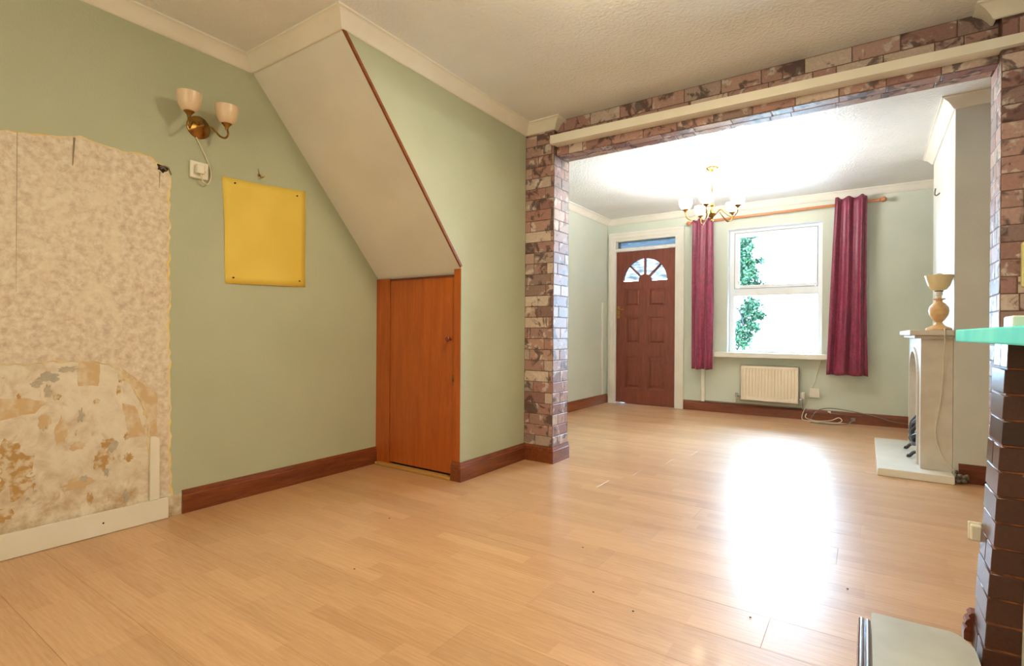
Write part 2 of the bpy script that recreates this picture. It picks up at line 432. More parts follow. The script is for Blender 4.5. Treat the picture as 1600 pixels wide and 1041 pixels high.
# wall layers on the left wall -----------------------------------------------
edge = rag([(-0.4, 1.64), (0.40, 1.66), (0.55, 1.675), (0.664, 1.70), (0.72, 1.708), (0.782, 1.728), (0.80, 1.735), (0.86, 1.722), (0.95, 1.712), (1.051, 1.722), (1.09, 1.70), (1.147, 1.688), (1.150, 1.2), (1.155, 0.64), (1.16, 0.30), (1.168, 0.13), (1.175, 0.0)], 0.006, 0.022, 3)
wp = [(-1.7, ZT), (-1.7, 1.62)] + edge + [(2.50, 0.0), (2.50, 1.25), (1.60, ZT)]
child('wallpaper', PG(wp, 'x', XA + .0005, XA + .005), m_green, wl)
def ribbon(line, w, x0, x1):
    bm = bmesh.new(); rr = random.Random(5); n = len(line); A = []; Bv = []
    for i, p in enumerate(line):
        d = Vector(line[min(i + 1, n - 1)]) - Vector(line[max(i - 1, 0)]); d.normalize(); nn = Vector((d.y, -d.x)); k = w * rr.uniform(0.25, 1.2)
        A.append(bm.verts.new((x0, p[0], p[1]))); q = Vector(p) + nn * k; Bv.append(bm.verts.new((x1, q.x, q.y)))
    for i in range(n - 1): bm.faces.new((A[i], A[i + 1], Bv[i + 1], Bv[i]))
    return bm
m_torny = mk('torn_wallpaper_edge', lin(236, 208, 130), lin(232, 216, 178), 16, 0.85, lo=0.4, hi=0.6)
child('torn_edge', ribbon(edge[:-1], 0.009, XA + .0052, XA + .002), m_torny, wl)
arch = rag([(-0.5, 0.74), (0.3, 0.765), (0.555, 0.769), (0.669, 0.767), (0.76, 0.772), (0.861, 0.764), (0.932, 0.741), (0.975, 0.69), (1.019, 0.62), (1.045, 0.55), (1.065, 0.47), (1.072, 0.40), (1.075, 0.10)], 0.005, 0.02, 9)
lp = [(-0.6, 1.70)] + [(y_, z_ + .01) for y_, z_ in edge if y_ < 1.149] + [(1.16, 1.2), (1.165, 0.6), (1.18, 0.1)] + arch[::-1] + [(-0.6, 0.74)]
child('lining_paper', PG(lp, 'x', XA + .0001, XA + .0022), m_lining, wl)
child('torn_edge', ribbon(arch[:-6], 0.010, XA + .0042, XA + .001), m_torn, wl)
def blob(cy, cz, ry, rz, seed, mat, name='plaster_scar', n=22, jit=0.35, d=.0012):
    rr = random.Random(seed); pts = []
    for k in range(n):
        a = 2 * PI * k / n; s = 1 + rr.uniform(-jit, jit); pts.append((cy + ry * s * math.cos(a), cz + rz * s * math.sin(a)))
    return child(name, PG(pts, 'x', XA, XA + d), mat, wl)
child('paper_scrap', PG(rag([(0.955, 0.735), (1.04, 0.655), (1.10, 0.60), (1.103, 0.385), (1.068, 0.39), (1.06, 0.47), (1.035, 0.56), (1.0, 0.645), (0.955, 0.735)], 0.004, 0.02, 4)[:-1], 'x', XA, XA + .0027), m_tan, wl)
child('paper_scrap', PG(rag([(0.80, 0.765), (0.875, 0.76), (0.87, 0.655), (0.80, 0.66), (0.80, 0.765)], 0.004, 0.02, 5)[:-1], 'x', XA, XA + .0005), m_tan, wl)
child('paper_scrap', PG(rag([(0.96, 0.57), (1.01, 0.55), (1.05, 0.44), (1.05, 0.41), (0.99, 0.41), (0.96, 0.57)], 0.004, 0.02, 6)[:-1], 'x', XA, XA + .0014), m_tan, wl)
child('paper_scrap', PG(rag([(0.35, 0.64), (0.56, 0.63), (0.64, 0.625), (0.70, 0.60), (0.66, 0.56), (0.56, 0.545), (0.35, 0.55), (0.35, 0.64)], 0.005, 0.02, 8)[:-1], 'x', XA, XA + .0004), m_tan, wl)
for i_, a in enumerate(((0.60, 0.33, .055, .085, 11, m_ochre), (0.585, 0.42, .03, .05, 12, m_ochre), (0.64, 0.28, .03, .035, 31, m_ochre), (0.905, 0.395, .026, .027, 13, m_ochre), (0.885, 0.325, .028, .042, 14, m_ochre), (0.92, 0.335, .012, .016, 32, m_ochre),
          (0.985, 0.32, .018, .018, 15, m_ochre), (0.98, 0.415, .011, .016, 33, m_ochre), (0.865, 0.59, .013, .010, 16, m_ochre), (0.955, 0.69, .012, .022, 17, m_ochre), (0.945, 0.63, .008, .02, 34, m_ochre), (0.80, 0.405, .028, .018, 18, m_tan),
          (0.74, 0.47, .022, .055, 19, m_tan), (0.69, 0.52, .02, .03, 35, m_tan), (0.80, 0.24, .05, .022, 20, m_tan), (0.73, 0.62, .012, .01, 36, m_ochre), (0.70, 0.705, .035, .020, 21, m_greyblue), (0.765, 0.735, .030, .012, 22, m_greyblue), (0.665, 0.68, .02, .012, 37, m_greyblue), (0.56, 0.17, .03, .03, 23, m_ochre))):
    blob(*a, d=.0006 + .00007 * i_)
rs_ = random.Random(77)
for i_ in range(26):
    yy = rs_.uniform(.56, 1.05); zz = rs_.uniform(.13, .72)
    if zz > .74 - max(0, yy - .8) * 1.2: continue
    k_ = rs_.choice([.004, .006, .009, .014]); blob(yy, zz, k_ * rs_.uniform(.6, 1.5), k_ * rs_.uniform(.8, 2), 100 + i_, rs_.choice([m_ochre, m_tan, m_tan, m_greyblue]), n=14, jit=.5, d=.0021 + .00002 * i_)
# a joint line in the bare lining paper, and thin scratches
m_scr = mk('scratch_grey', lin(140, 132, 112), None, 30, 0.9)
for (a, b, w) in (((0.780, 1.72), (0.775, 1.60), .004), ((0.60, 1.69), (0.60, 1.05), .0007), ((1.105, 1.66), (1.103, 1.58), .002)):
    child('paper_joint', PG([(a[0] - w, a[1]), (a[0] + w, a[1]), (b[0] + w * .4, b[1]), (b[0] - w * .4, b[1])], 'x', XA + .002, XA + .0028), m_scr, wl)

# ------------------------------------------------------------------ brick-papered piers and beam
def bricks(parent, plane, off, out, u0, u1, v0, v1, seed, ch=0.0757, bl=0.212, name='brick', mat=None, h=0.0022, gap=0.0022, voff=0.0):
    """plane 'y': u=x v=z at y=off facing out(-1); 'x': u=y v=z ; 'z': u=x v=y"""
    rr = random.Random(seed); mat = mat or m_brick
    k = 0; v = v0 - voff
    while v < v1 - 0.006:
        va = max(v, v0); vb = min(v + ch, v1)
        u = u0 - (0.0 if k % 2 else bl * 0.5) - rr.choice([0, 0, 0.03, 0.05])
        while u < u1 - 0.004:
            L = bl * rr.choice([1, 1, 1, 0.5, 0.94])
            ua = max(u, u0); ub = min(u + L, u1)
            if ub - ua > 0.012 and vb - va > 0.012:
                bm = bmesh.new(); ins = 0.003
                def V(a, b, d):
                    q = off + out * d
                    return bm.verts.new({'y': (a, q, b), 'x': (q, a, b), 'z': (a, b, q)}[plane])
                j = lambda: rr.uniform(-.0012, .0012)
                cor = [(ua + gap, va + gap), (ub - gap, va + gap), (ub - gap, vb - gap), (ua + gap, vb - gap)]
                sg = [(1, 1), (-1, 1), (-1, -1), (1, -1)]
                lo = [V(a, b, 0) for a, b in cor]; hi = [V(a + s[0] * ins + j(), b + s[1] * ins + j(), h * rr.uniform(.7, 1.2)) for (a, b), s in zip(cor, sg)]
                bm.faces.new(hi)
                for i in range(4): bm.faces.new((lo[i], lo[(i + 1) % 4], hi[(i + 1) % 4], hi[i]))
                o = link(name, bm, mat, parent)
            u += L
        v += ch; k += 1
pl_ = st(link('wall_pier_left', B(XB - .06, XP, YP, YPB, 0, ZT), m_mortar), 'narrow left pier papered with printed brick wallpaper')
bricks(pl_, 'y', YP, -1, XB, XP, 0.105, 2.335, 1)
bricks(pl_, 'x', XP, 1, YP, YPB, 0.105, ZB, 2)
wbm = st(link('wall_beam', B(XP, XR + .02, YBM, YBB, ZB, ZT), m_mortar), 'brick papered beam across the opening between the rooms')
bricks(wbm, 'y', YBM, -1, XP, XR, ZB, ZT, 3, ch=0.0807)
bricks(wbm, 'z', ZB, -1, XP, XR, YBM, YBB, 4, ch=0.075)
prr = st(link('wall_pier_right', B(XR, XWR, 3.12, 3.345, 0, ZT), m_mortar), 'right pier papered with printed brick wallpaper')
bricks(prr, 'y', 3.12, -1, XR, XR + .25, 0.105, 2.30, 5)
bricks(prr, 'x', XR, -1, 3.12, 3.345, 0.105, ZB, 6)
st(link('wall_divider', B(-3.05, XB - .06, YP + .1, YPB, 0, ZT), m_green), 'sage green partition behind the staircase')

# chimney breasts
st(link('wall_chimney', B(XC, XWR, YC, YC2, 0, ZT), m_breast), 'white painted chimney breast of the front room')
bm = B(XC + .001, XWR, YC - .004, YC - .0003, 0, ZT)
st(link('wall_chimney_side', bm, m_cream), 'beige painted side of the front room chimney breast')
st(link('wall_chimney_near', B(0.435, XWR, -0.2, 2.02, 0, ZT), m_cream), 'cream chimney breast of the near room beside the viewer')

# ------------------------------------------------------------------ cornices and skirtings
cp = [(0, ZC), (.006, ZC), (.012, ZC + .004), (.022, ZC + .020), (.040, ZC + .042), (.058, ZC + .054), (.066, ZC + .060), (.072, ZC + .061), (.072, ZT), (0, ZT)]
def cornice(n, path, lab): st(link('trim_%d' % n, sweep(path, cp), m_white, smooth=True), lab)
cornice(3, [(XA, YBK), (XA, 1.553), (XB, 1.553), (XB, YP), (XP, YP), (XP, YBM)], 'cream coved cornice of the near room')
cornice(4, [(XL, YPB), (XL, YF), (XWR, YF), (XWR, YC2), (XC, YC2), (XC, YC - .004), (XWR, YC - .004), (XWR, 3.345)], 'white coved cornice of the front room')
cornice(5, [(XR - .02, YBM), (XR - .02, 3.12), (XWR, 3.12)], 'cream cornice block over the right pier')
def skp(h, t): return [(0, 0), (t, 0), (t, h - .03), (t - .003, h - .024), (t - .003, h - .018), (t - .008, h - .006), (t - .010, h), (0, h)]
def skirt(side, path, mat, lab, h=.115, t=.018): st(link('baseboard_' + side, sweep(path, skp(h, t)), mat), lab)
skirt('left', [(XA, 1.21), (XA, 2.44)], m_skirt_y, 'varnished red-brown skirting below the green left wall')
skirt('stair', [(-2.088, 2.43), (XB, 2.43), (XB, YP), (XP, YP), (XP, YPB)], m_skirt_y, 'dark varnished skirting round the stair wall and left pier')
skirt('left_front', [(XL, YPB), (XL, YF)], m_skirt_y, 'dark varnished skirting of the front room left wall')
skirt('far', [(-1.823, YF), (XWR, YF), (XWR, YC2 + .01)], m_skirt_x, 'dark red-brown skirting under the radiator')
skirt('chimney', [(.475, YC - .004), (XWR, YC - .004)], m_skirt_x, 'broken dark skirting beside the white fireplace')

# ------------------------------------------------------------------ front door
d1 = tag(empty('door_1', (-2.34, YF, 0)), 'mahogany panelled front door with glazed fan light and white casing', 'door', None, 'structure')
cas = bmesh.new()
def frame_prof(bm, x0, x1, zt, w, y0, steps):
    for (a, b, dep) in steps:
        box(bm, x0 - a, x0 - b, y0 - dep, y0, 0, zt + a, .002)
        box(bm, x1 + b, x1 + a, y0 - dep, y0, 0, zt + a, .002)
        box(bm, x0 - b, x1 + b, y0 - dep, y0, zt + b, zt + a, .002)
frame_prof(cas, -2.700, -1.905, 2.115, .1, YF, ((.088, .060, .030), (.060, .020, .020), (.020, 0.0, .012)))
child('casing', cas, m_white, d1)
bm = bmesh.new()
box(bm, DX0, -2.705, YF, 6.5, 0, DZ); box(bm, -1.930, DX1, YF, 6.5, 0, DZ); box(bm, -2.705, -1.930, YF, 6.5, 2.095, DZ); box(bm, -2.705, -1.930, YF + .005, 6.5, 1.965, 2.005, .004)
child('door_frame', bm, m_white, d1)
child('transom_pane', B(-2.705, -1.930, 6.445, 6.449, 2.004, 2.096), m_transom, d1)
bm = bmesh.new(); box(bm, -2.705, -1.930, 6.46, 6.462, 2.06, 2.073)
child('transom_reveal', bm, m_glass, d1)
LX0, LX1, LZ0, LZ1 = -2.703, -1.932, 0.0, 1.963
YD0, YD1 = 6.395, 6.437
leaf = empty('door_leaf'); adopt(leaf, d1)
# leaf face with fan cutout: build as slabs
fx, fz, fr_, fri = -2.325, 1.578, .285, .082
bm = bmesh.new()
z0l, z0r = 0.011, 0.003
stl = .115
Xc = [LX0, LX0 + stl, -2.372, -2.285, LX1 - stl, LX1]
def slab(bm, pts): poly(bm, pts, 'y', YD0, YD1)
slab(bm, [(Xc[0], z0l), (Xc[1], z0l - .002), (Xc[1], 1.54), (Xc[0], 1.54)])
slab(bm, [(Xc[4], z0r + .002), (Xc[5], z0r), (Xc[5], 1.54), (Xc[4], 1.54)])
for (a, b) in ((0.012, .195), (.625, .765), (1.13, 1.24), (1.49, 1.54)):
    slab(bm, [(Xc[1], a if a > .1 else z0l - .002), (Xc[4], a if a > .1 else z0r + .002), (Xc[4], b), (Xc[1], b)])
for (a, b) in ((.195, .625), (.765, 1.13), (1.24, 1.49)):
    slab(bm, [(Xc[2], a), (Xc[3], a), (Xc[3], b), (Xc[2], b)])
# head with half-round cut
N = 24
arcp = [(fx + fr_ * math.cos(PI * k / N), fz + fr_ * math.sin(PI * k / N)) for k in range(N + 1)]
slab(bm, [(LX0, 1.54), (LX1, 1.54), (LX1, LZ1), (fx, LZ1), (fx, fz + fr_)] + arcp[N // 2 + 1:] [:0] + [] if False else [(LX1, fz), (LX1, LZ1), (fx, LZ1)] + [arcp[k] for k in range(N // 2, -1, -1)])
slab(bm, [(LX0, fz), (fx - fr_, fz)] + [arcp[k] for k in range(N - 1, N // 2 - 1, -1)] + [(fx, LZ1), (LX0, LZ1)])
slab(bm, [(LX0, 1.54), (LX1, 1.54), (LX1, fz), (LX0, fz)])
inr = [(fx + fri * math.cos(PI * k / 12), fz + fri * math.sin(PI * k / 12)) for k in range(13)]
slab(bm, inr)
child('stiles_and_rails', bm, m_mahog, leaf)
for (a, b) in ((.195, .625), (.765, 1.13), (1.24, 1.49)):
    for (xa, xb) in ((Xc[1], Xc[2]), (Xc[3], Xc[4])):
        bm = bmesh.new(); box(bm, xa, xb, YD0 + .016, YD1 - .008, a, b)
        # raised field
        q = .030; m_ = .05
        o_ = [(xa + q, a + q), (xb - q, a + q), (xb - q, b - q), (xa + q, b - q)]; i_ = [(xa + m_, a + m_), (xb - m_, a + m_), (xb - m_, b - m_), (xa + m_, b - m_)]
        lo = [bm.verts.new((p[0], YD0 + .0158, p[1])) for p in o_]; hi = [bm.verts.new((p[0], YD0 + .004, p[1])) for p in i_]
        bm.faces.new(hi)
        for i in range(4): bm.faces.new((lo[i], lo[(i + 1) % 4], hi[(i + 1) % 4], hi[i]))
        for (u0_, u1_, w0_, w1_) in ((xa, xa + .012, a, b), (xb - .012, xb, a, b), (xa, xb, a, a + .012), (xa, xb, b - .012, b)):
            box(bm, u0_, u1_, YD0 + .006, YD0 + .017, w0_, w1_)
        child('panel', bm, m_mahog, leaf)
for i in range(4):
    a0 = PI * i / 4 + .035; a1 = PI * (i + 1) / 4 - .035
    pts = [(fx + (fr_ + .004) * math.cos(a0 + (a1 - a0) * k / 8), fz + (fr_ + .004) * math.sin(a0 + (a1 - a0) * k / 8)) for k in range(9)]
    pts += [(fx + (fri - .004) * math.cos(a1 - (a1 - a0) * k / 4), fz + (fri - .004) * math.sin(a1 - (a1 - a0) * k / 4)) for k in range(5)]
    child('pane', PG(pts, 'y', 6.414, 6.418), m_obsc, leaf)
for i in range(1, 4):
    a = PI * i / 4; d = Vector((math.cos(a), math.sin(a))); nn = Vector((-d.y, d.x)) * .010
    p0 = Vector((fx, fz)) + d * (fri - .01); p1 = Vector((fx, fz)) + d * (fr_ + .006)
    child('glazing_bar', PG([tuple(p0 + nn), tuple(p1 + nn), tuple(p1 - nn), tuple(p0 - nn)], 'y', YD0 + .002, YD1), m_mahog, leaf)
bm = bmesh.new(); box(bm, -2.690, -2.655, YD0 - .006, YD0, 1.10, 1.26, .003); lathe(bm, [(.009, 0), (.009, .03)], (-2.672, YD0, 1.215), 10, 'y', -1)
tube(bm, smooth_path([(-2.672, YD0 - .03, 1.215), (-2.64, YD0 - .036, 1.216), (-2.585, YD0 - .034, 1.212)], 4), .008, 8)
lathe(bm, [(.008, 0), (.008, .004)], (-2.672, YD0 - .005, 1.135), 8, 'y', -1)
hd = child('door_handle', bm, m_brass, leaf, True); hd['label'] = 'brass lever handle on a long backplate'
child('threshold_strip', B(-2.705, -1.93, 6.41, 6.5, 0.0, 0.006), m_skirt_x, d1)

# ------------------------------------------------------------------ cupboard door under the stairs
d2 = tag(empty('door_2', (-2.4, 2.445, 0)), 'orange varnished plywood cupboard door under the stairs', 'door', None, 'structure')
child('left_post', B(XA + .006, -2.658, 2.437, 2.47, 0.0, 1.262, .001), m_cup, d2)
child('right_post', B(-2.086, XB - .004, 2.431, 2.47, 0.0, 1.29, .001), m_cup, d2)
dl2 = child('door_leaf', B(-2.654, -2.089, 2.442, 2.468, 0.030, 1.258, .002), m_cup, d2)
child('head_strip', B(-2.654, -2.089, 2.436, 2.44, 1.246, 1.258), m_mahog_h, d2)
child('threshold_strip', B(XA + .03, -2.09, 2.405, 2.455, 0.0, 0.018, .003), m_thresh, d2)
kb = child('knob', LT([(.010, 0), (.008, .012), (.015, .020), (.017, .028), (.012, .034), (0, .036)], (-2.122, 2.442, .862), 14, 'y', -1), m_mahog, dl2, True); kb['label'] = 'small round brown knob'
bm = B(-2.098, -2.080, 2.433, 2.442, .575, .645, .002); tube(bm, [(-2.089, 2.432, .60), (-2.088, 2.420, .612), (-2.087, 2.420, .635)], .005, 6)
lt = child('latch', bm, m_brass, dl2); lt['label'] = 'small brass turn latch'
child('back_panel', B(XA + .01, XB - .06, 2.48, 2.49, 0, 1.25), m_dark, d2)

# ------------------------------------------------------------------ window
w1 = tag(empty('window_1', (-.85, 6.46, 0.69)), 'white framed window with a top hung upper light', 'window', None, 'structure')
bm = bmesh.new(); YW = 6.455
FX0, FX1, FZ0, FZ1 = WX0 + .004, WX1 - .004, .69, 2.105
box(bm, FX0, FX0 + .052, YW, YW + .06, FZ0, FZ1, .004); box(bm, FX1 - .045, FX1, YW, YW + .06, FZ0, FZ1, .004)
box(bm, FX0 + .05, FX1 - .04, YW, YW + .06, FZ1 - .03, FZ1, .004); box(bm, FX0 + .05, FX1 - .04, YW, YW + .06, FZ0, FZ0 + .03, .004); box(bm, FX0 + .05, FX1 - .04, YW, YW + .06, 1.345, 1.43, .004)
child('window_frame', bm, m_upvc, w1)
bm = bmesh.new(); sx0, sx1, sz0, sz1 = FX0 + .056, FX1 - .049, 1.434, FZ1 - .034
for a in ((sx0, sx0 + .045, sz0, sz1), (sx1 - .02, sx1, sz0, sz1), (sx0 + .045, sx1 - .02, sz1 - .045, sz1), (sx0 + .045, sx1 - .02, sz0, sz0 + .035)):
    box(bm, a[0], a[1], YW - .008, YW + .04, a[2], a[3], .004)
child('top_sash', bm, m_upvc, w1)
child('gasket', PG([(sx0 - .004, sz0 - .004), (sx1 + .004, sz0 - .004), (sx1 + .004, sz1 + .004), (sx0 - .004, sz1 + .004), (sx0 - .004, sz0 - .0035), (sx0 - .0005, sz0 - .0005), (sx0 - .0005, sz1 + .0005), (sx1 + .0005, sz1 + .0005), (sx1 + .0005, sz0 - .0005), (sx0 - .0005, sz0 - .0008)], 'y', YW + .001, YW + .01), m_dark, w1)
child('pane', B(sx0 + .04, sx1 - .015, YW + .018, YW + .022, sz0 + .03, sz1 - .04), m_glass, w1)
child('pane', B(FX0 + .05, FX1 - .04, YW + .018, YW + .022, FZ0 + .028, 1.347), m_glass, w1)
bm = B(sx0 + .036, sx0 + .062, YW - .022, YW - .006, sz0 + .055, sz0 + .085, .004); tube(bm, smooth_path([(sx0 + .05, YW - .02, sz0 + .06), (sx0 + .045, YW - .03, sz0 + .03), (sx0 + .06, YW - .03, sz0 + .012)], 4), .006, 6)
child('window_catch', bm, m_plastic, w1)
bm = B(FX0 + .085, FX0 + .10, YW - .012, YW + .002, FZ0 + .03, FZ0 + .045, .002)
child('window_stay', bm, m_black, w1)
child('window_sill', B(-1.447, -0.27, 6.25, YW + .02, .645, .70, .006, seg=2), m_white, w1)
# white reveal lining
bm = bmesh.new(); box(bm, WX0, WX0 + .003, YF + .002, YW, .70, WZ1); box(bm, WX1 - .003, WX1, YF + .002, YW, .70, WZ1); box(bm, WX0, WX1, YF + .002, YW, WZ1 - .003, WZ1)
child('reveal', bm, m_upvc, w1)

# ------------------------------------------------------------------ outdoors
st(link('ground', B(-14, 12, 6.62, 30, -.4, -.25), m_ground), 'pale paved ground outside the window')
tree = tag(empty('tree', (-2.1, 9.2, -.25)), 'leafy green tree outside the window, left side', 'tree')
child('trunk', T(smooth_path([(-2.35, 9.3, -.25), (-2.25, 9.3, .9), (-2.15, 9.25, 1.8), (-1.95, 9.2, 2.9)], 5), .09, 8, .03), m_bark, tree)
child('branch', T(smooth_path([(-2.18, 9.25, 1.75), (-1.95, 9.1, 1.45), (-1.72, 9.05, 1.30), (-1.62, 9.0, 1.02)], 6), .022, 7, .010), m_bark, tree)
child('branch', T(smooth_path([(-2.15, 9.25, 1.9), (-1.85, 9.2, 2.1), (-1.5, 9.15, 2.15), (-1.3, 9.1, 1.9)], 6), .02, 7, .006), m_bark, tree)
lb = bmesh.new()
clus = [(-1.70, 9.2, 2.30, .20, .42), (-1.62, 9.2, 1.85, .19, .34), (-1.78, 9.3, 2.75, .30, .30), (-1.42, 9.2, 1.66, .09, .14), (-1.55, 9.15, 1.30, .17, .22), (-1.66, 9.1, .92, .16, .28), (-1.40, 9.2, 1.22, .07, .08), (-1.52, 9.2, 2.55, .08, .08), (-1.75, 9.2, .45, .14, .25), (-2.2, 9.4, 2.0, .35, .9), (-1.44, 9.2, 2.12, .07, .06), (-1.48, 9.1, 1.02, .07, .09)]
for (cx, cy, cz, rx, rz) in clus:
    for i in range(int(1300 * rx * rz / .06)):
        while True:
            p = Vector((R.uniform(-1, 1), R.uniform(-1, 1), R.uniform(-1, 1)))
            if p.length < 1: break
        q = Vector((cx + p.x * rx, cy + p.y * rx, cz + p.z * rz)); s = R.uniform(.035, .07)
        a = Vector((R.uniform(-1, 1), R.uniform(-1, 1), R.uniform(-1, .3))).normalized(); b_ = a.orthogonal().normalized(); b_.rotate(Matrix.Rotation(R.uniform(0, 6.28), 3, a))
        n_ = a.cross(b_)
        vs = [lb.verts.new(q), lb.verts.new(q + a * s * .5 + b_ * s * .35 + n_ * s * .1), lb.verts.new(q + a * s * 1.1), lb.verts.new(q + a * s * .5 - b_ * s * .35 + n_ * s * .1)]
        lb.faces.new(vs)
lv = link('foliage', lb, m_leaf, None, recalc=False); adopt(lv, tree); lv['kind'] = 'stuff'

# ------------------------------------------------------------------ curtain pole and curtains
pole = tag(empty('curtain_pole', (-.8, 6.26, 2.225)), 'pine curtain pole with ball finials above the window', 'curtain pole')
PZ0, PZ1 = 2.212, 2.238
child('rod', T([(-1.70, 6.26, PZ0), (.09, 6.26, PZ1)], .014, 12), m_pole, pole, True)
fin = [(.013, 0), (.017, .006), (.017, .012), (.011, .018), (.02, .028), (.026, .042), (.024, .056), (.012, .066), (0, .068)]
child('finial', LT(fin, (-1.70, 6.26, PZ0), 14, 'x', -1), m_pole, pole, True)
child('finial', LT(fin, (.09, 6.26, PZ1), 14, 'x', 1), m_pole, pole, True)
for xb_ in (-1.62, -.08):
    bm = T([(xb_, YF, 2.215 + (xb_ + 1.6) * .014), (xb_, 6.26, 2.215 + (xb_ + 1.6) * .014)], .011, 8); lathe(bm, [(.025, 0), (.025, .012), (.012, .02)], (xb_, YF, 2.215 + (xb_ + 1.6) * .014), 12, 'y', -1)
    child('bracket', bm, m_pole, pole, True)
def curtain(name, x0t, x1t, x0b, x1b, zt0, zt1, zb, folds, amp, seed, lab, flip=0):
    rr = random.Random(seed); nx, nz = 72, 40
    t = empty(name, ((x0t + x1t) / 2, 6.206, zb)); tag(t, lab, 'curtain', 'curtains at the window')
    ph = [rr.uniform(0, 6.28) for _ in range(4)]
    bm = bmesh.new(); grid = []
    for j in range(nz + 1):
        v = j / nz; row_ = []
        for i in range(nx + 1):
            u = i / nx; s = v
            uu = u + .018 * math.sin(u * 9 + ph[0])
            x = (x0t + (x0b - x0t) * s) * (1 - uu) + (x1t + (x1b - x1t) * s) * uu
            x += 0.010 * math.sin(PI * s) * math.sin(u * 5 + ph[1])
            zt = zt0 + (zt1 - zt0) * u + .010 * math.sin(2 * PI * folds * u + ph[2])
            z = zt + (zb - zt) * v + (.004 * math.sin(2 * PI * folds * u) if j == nz else 0)
            f = math.sin(2 * PI * folds * u + ph[2] + .5 * s) 
            f = .75 * f + .25 * math.sin(2 * PI * folds * 2.1 * u + ph[3] + s)
            y = 6.206 - amp * f * (.75 + .35 * s) + .006 * math.sin(7 * u + 5 * s + ph[3])
            y -= 0.004 * (math.exp(-((v - .42) / .01) ** 2) + math.exp(-((v - .68) / .01) ** 2))
            row_.append(bm.verts.new((x, y, z)))
        grid.append(row_)
    for j in range(nz):
        for i in range(nx): bm.faces.new((grid[j][i], grid[j][i + 1], grid[j + 1][i + 1], grid[j + 1][i]))
    o = child('cloth', bm, m_curtain, t, True)
    sm = o.modifiers.new('s', 'SOLIDIFY'); sm.thickness = .004; sm.offset = 0
    # hem band
    hb = bmesh.new(); hv = []
    for i in range(nx + 1):
        a = grid[0][0]
    return t
curtain('curtain', -1.685, -1.452, -1.69, -1.455, 2.235, 2.228, .497, 2.4, .022, 3, 'narrow wine red curtain hanging between the door and the window')
curtain('curtain', -.272, 0.005, -.342, 0.022, 2.285, 2.29, .497, 2.6, .030, 8, 'wider wine red curtain at the right of the window, beside the fireplace')

# ------------------------------------------------------------------ radiator
rad = tag(empty('radiator', (-.876, YF, .165)), 'cream ribbed panel radiator under the window sill', 'radiator')
RX0, RX1, RZ0, RZ1 = -1.165, -.587, .168, .562
bm = bmesh.new(); nr = 17; xs = []
prof = [(RX0, 0), (RX0 + .018, 0)]
p_ = (RX1 - RX0 - .036) / nr
for i in range(nr):
    a = RX0 + .018 + i * p_; prof += [(a + p_ * .22, 0), (a + p_ * .32, .010), (a + p_ * .68, .010), (a + p_ * .78, 0)]
prof += [(RX1 - .018, 0), (RX1, 0)]
yf = 6.262
rowsz = [(RZ0, 0), (RZ0 + .03, 0), (RZ0 + .055, 1), (RZ1 - .055, 1), (RZ1 - .03, 0), (RZ1, 0)]
gr = [[bm.verts.new((x, yf + d * k, z)) for x, d in prof] for z, k in rowsz]
for j in range(len(gr) - 1):
    for i in range(len(prof) - 1): bm.faces.new((gr[j][i], gr[j][i + 1], gr[j + 1][i + 1], gr[j + 1][i]))
box(bm, RX0, RX1, yf + .0105, yf + .02, RZ0, RZ1)
for a in ((RX0, RX0 + .006, RZ0, RZ1), (RX1 - .006, RX1, RZ0, RZ1), (RX0, RX1, RZ0, RZ0 + .006), (RX0, RX1, RZ1 - .006, RZ1)): box(bm, a[0], a[1], yf, yf + .01, a[2], a[3])
child('panel', bm, m_rad, rad)
bm = bmesh.new(); box(bm, RX0 + .004, RX1 - .004, yf + .02, yf + .07, RZ0 + .01, RZ1 - .012); child('convector', bm, m_rad, rad)
bm = bmesh.new()
for i in range(18): box(bm, RX0 + .02 + i * .031, RX0 + .04 + i * .031, yf + .022, yf + .066, RZ1 - .012, RZ1 - .004)
child('top_grille', bm, m_rad, rad)
bm = T([(RX0, yf + .04, .215), (RX0 - .05, yf + .04, .215)], .010, 8); lathe(bm, [(.012, 0), (.016, .01), (.016, .045), (.010, .05)], (RX0 - .045, yf + .04, .195), 10); tube(bm, [(RX0 - .045, yf + .04, .20), (RX0 - .045, yf + .04, .125)], .008, 8); lathe(bm, [(.019, 0), (.019, .02), (.008, .03)], (RX0 - .045, yf + .04, .20), 6)
child('valve', bm, m_chrome, rad, True)
bm = T([(RX1, yf + .04, .215), (RX1 + .03, yf + .04, .215)], .010, 8); tube(bm, [(RX1 + .035, yf + .04, .22), (RX1 + .035, yf + .04, .115)], .008, 8)
child('valve', bm, m_chrome, rad, True)
tv = child('valve_head', LT([(.015, 0), (.023, .008), (.024, .04), (.022, .062), (.012, .07), (0, .071)], (RX1 + .035, yf + .04, .225), 14), m_plastic, rad, True); tv['label'] = 'white thermostatic valve head'
bm = T(smooth_path([(RX0 - .045, yf + .04, .125), (RX0 - .07, 6.325, .122), (-1.50, 6.325, .122), (-1.562, 6.335, .122)], 4), .007, 8)
tube(bm, [(RX0 - .045, yf + .045, .122), (RX1 + .035, yf + .055, .120)], .007, 8)
child('pipe', bm, m_cable, rad, True)
for xx in (-1.02, -.73): child('wall_bracket', B(xx, xx + .03, yf + .07, YF, .25, .48), m_rad, rad)
# pipe boxing by left curtain
tag(link('pipe_cover', B(-1.605, -1.565, 6.315, YF, .115, .640, .004), m_white), 'white vertical pipe cover below the narrow left curtain', 'pipe cover')

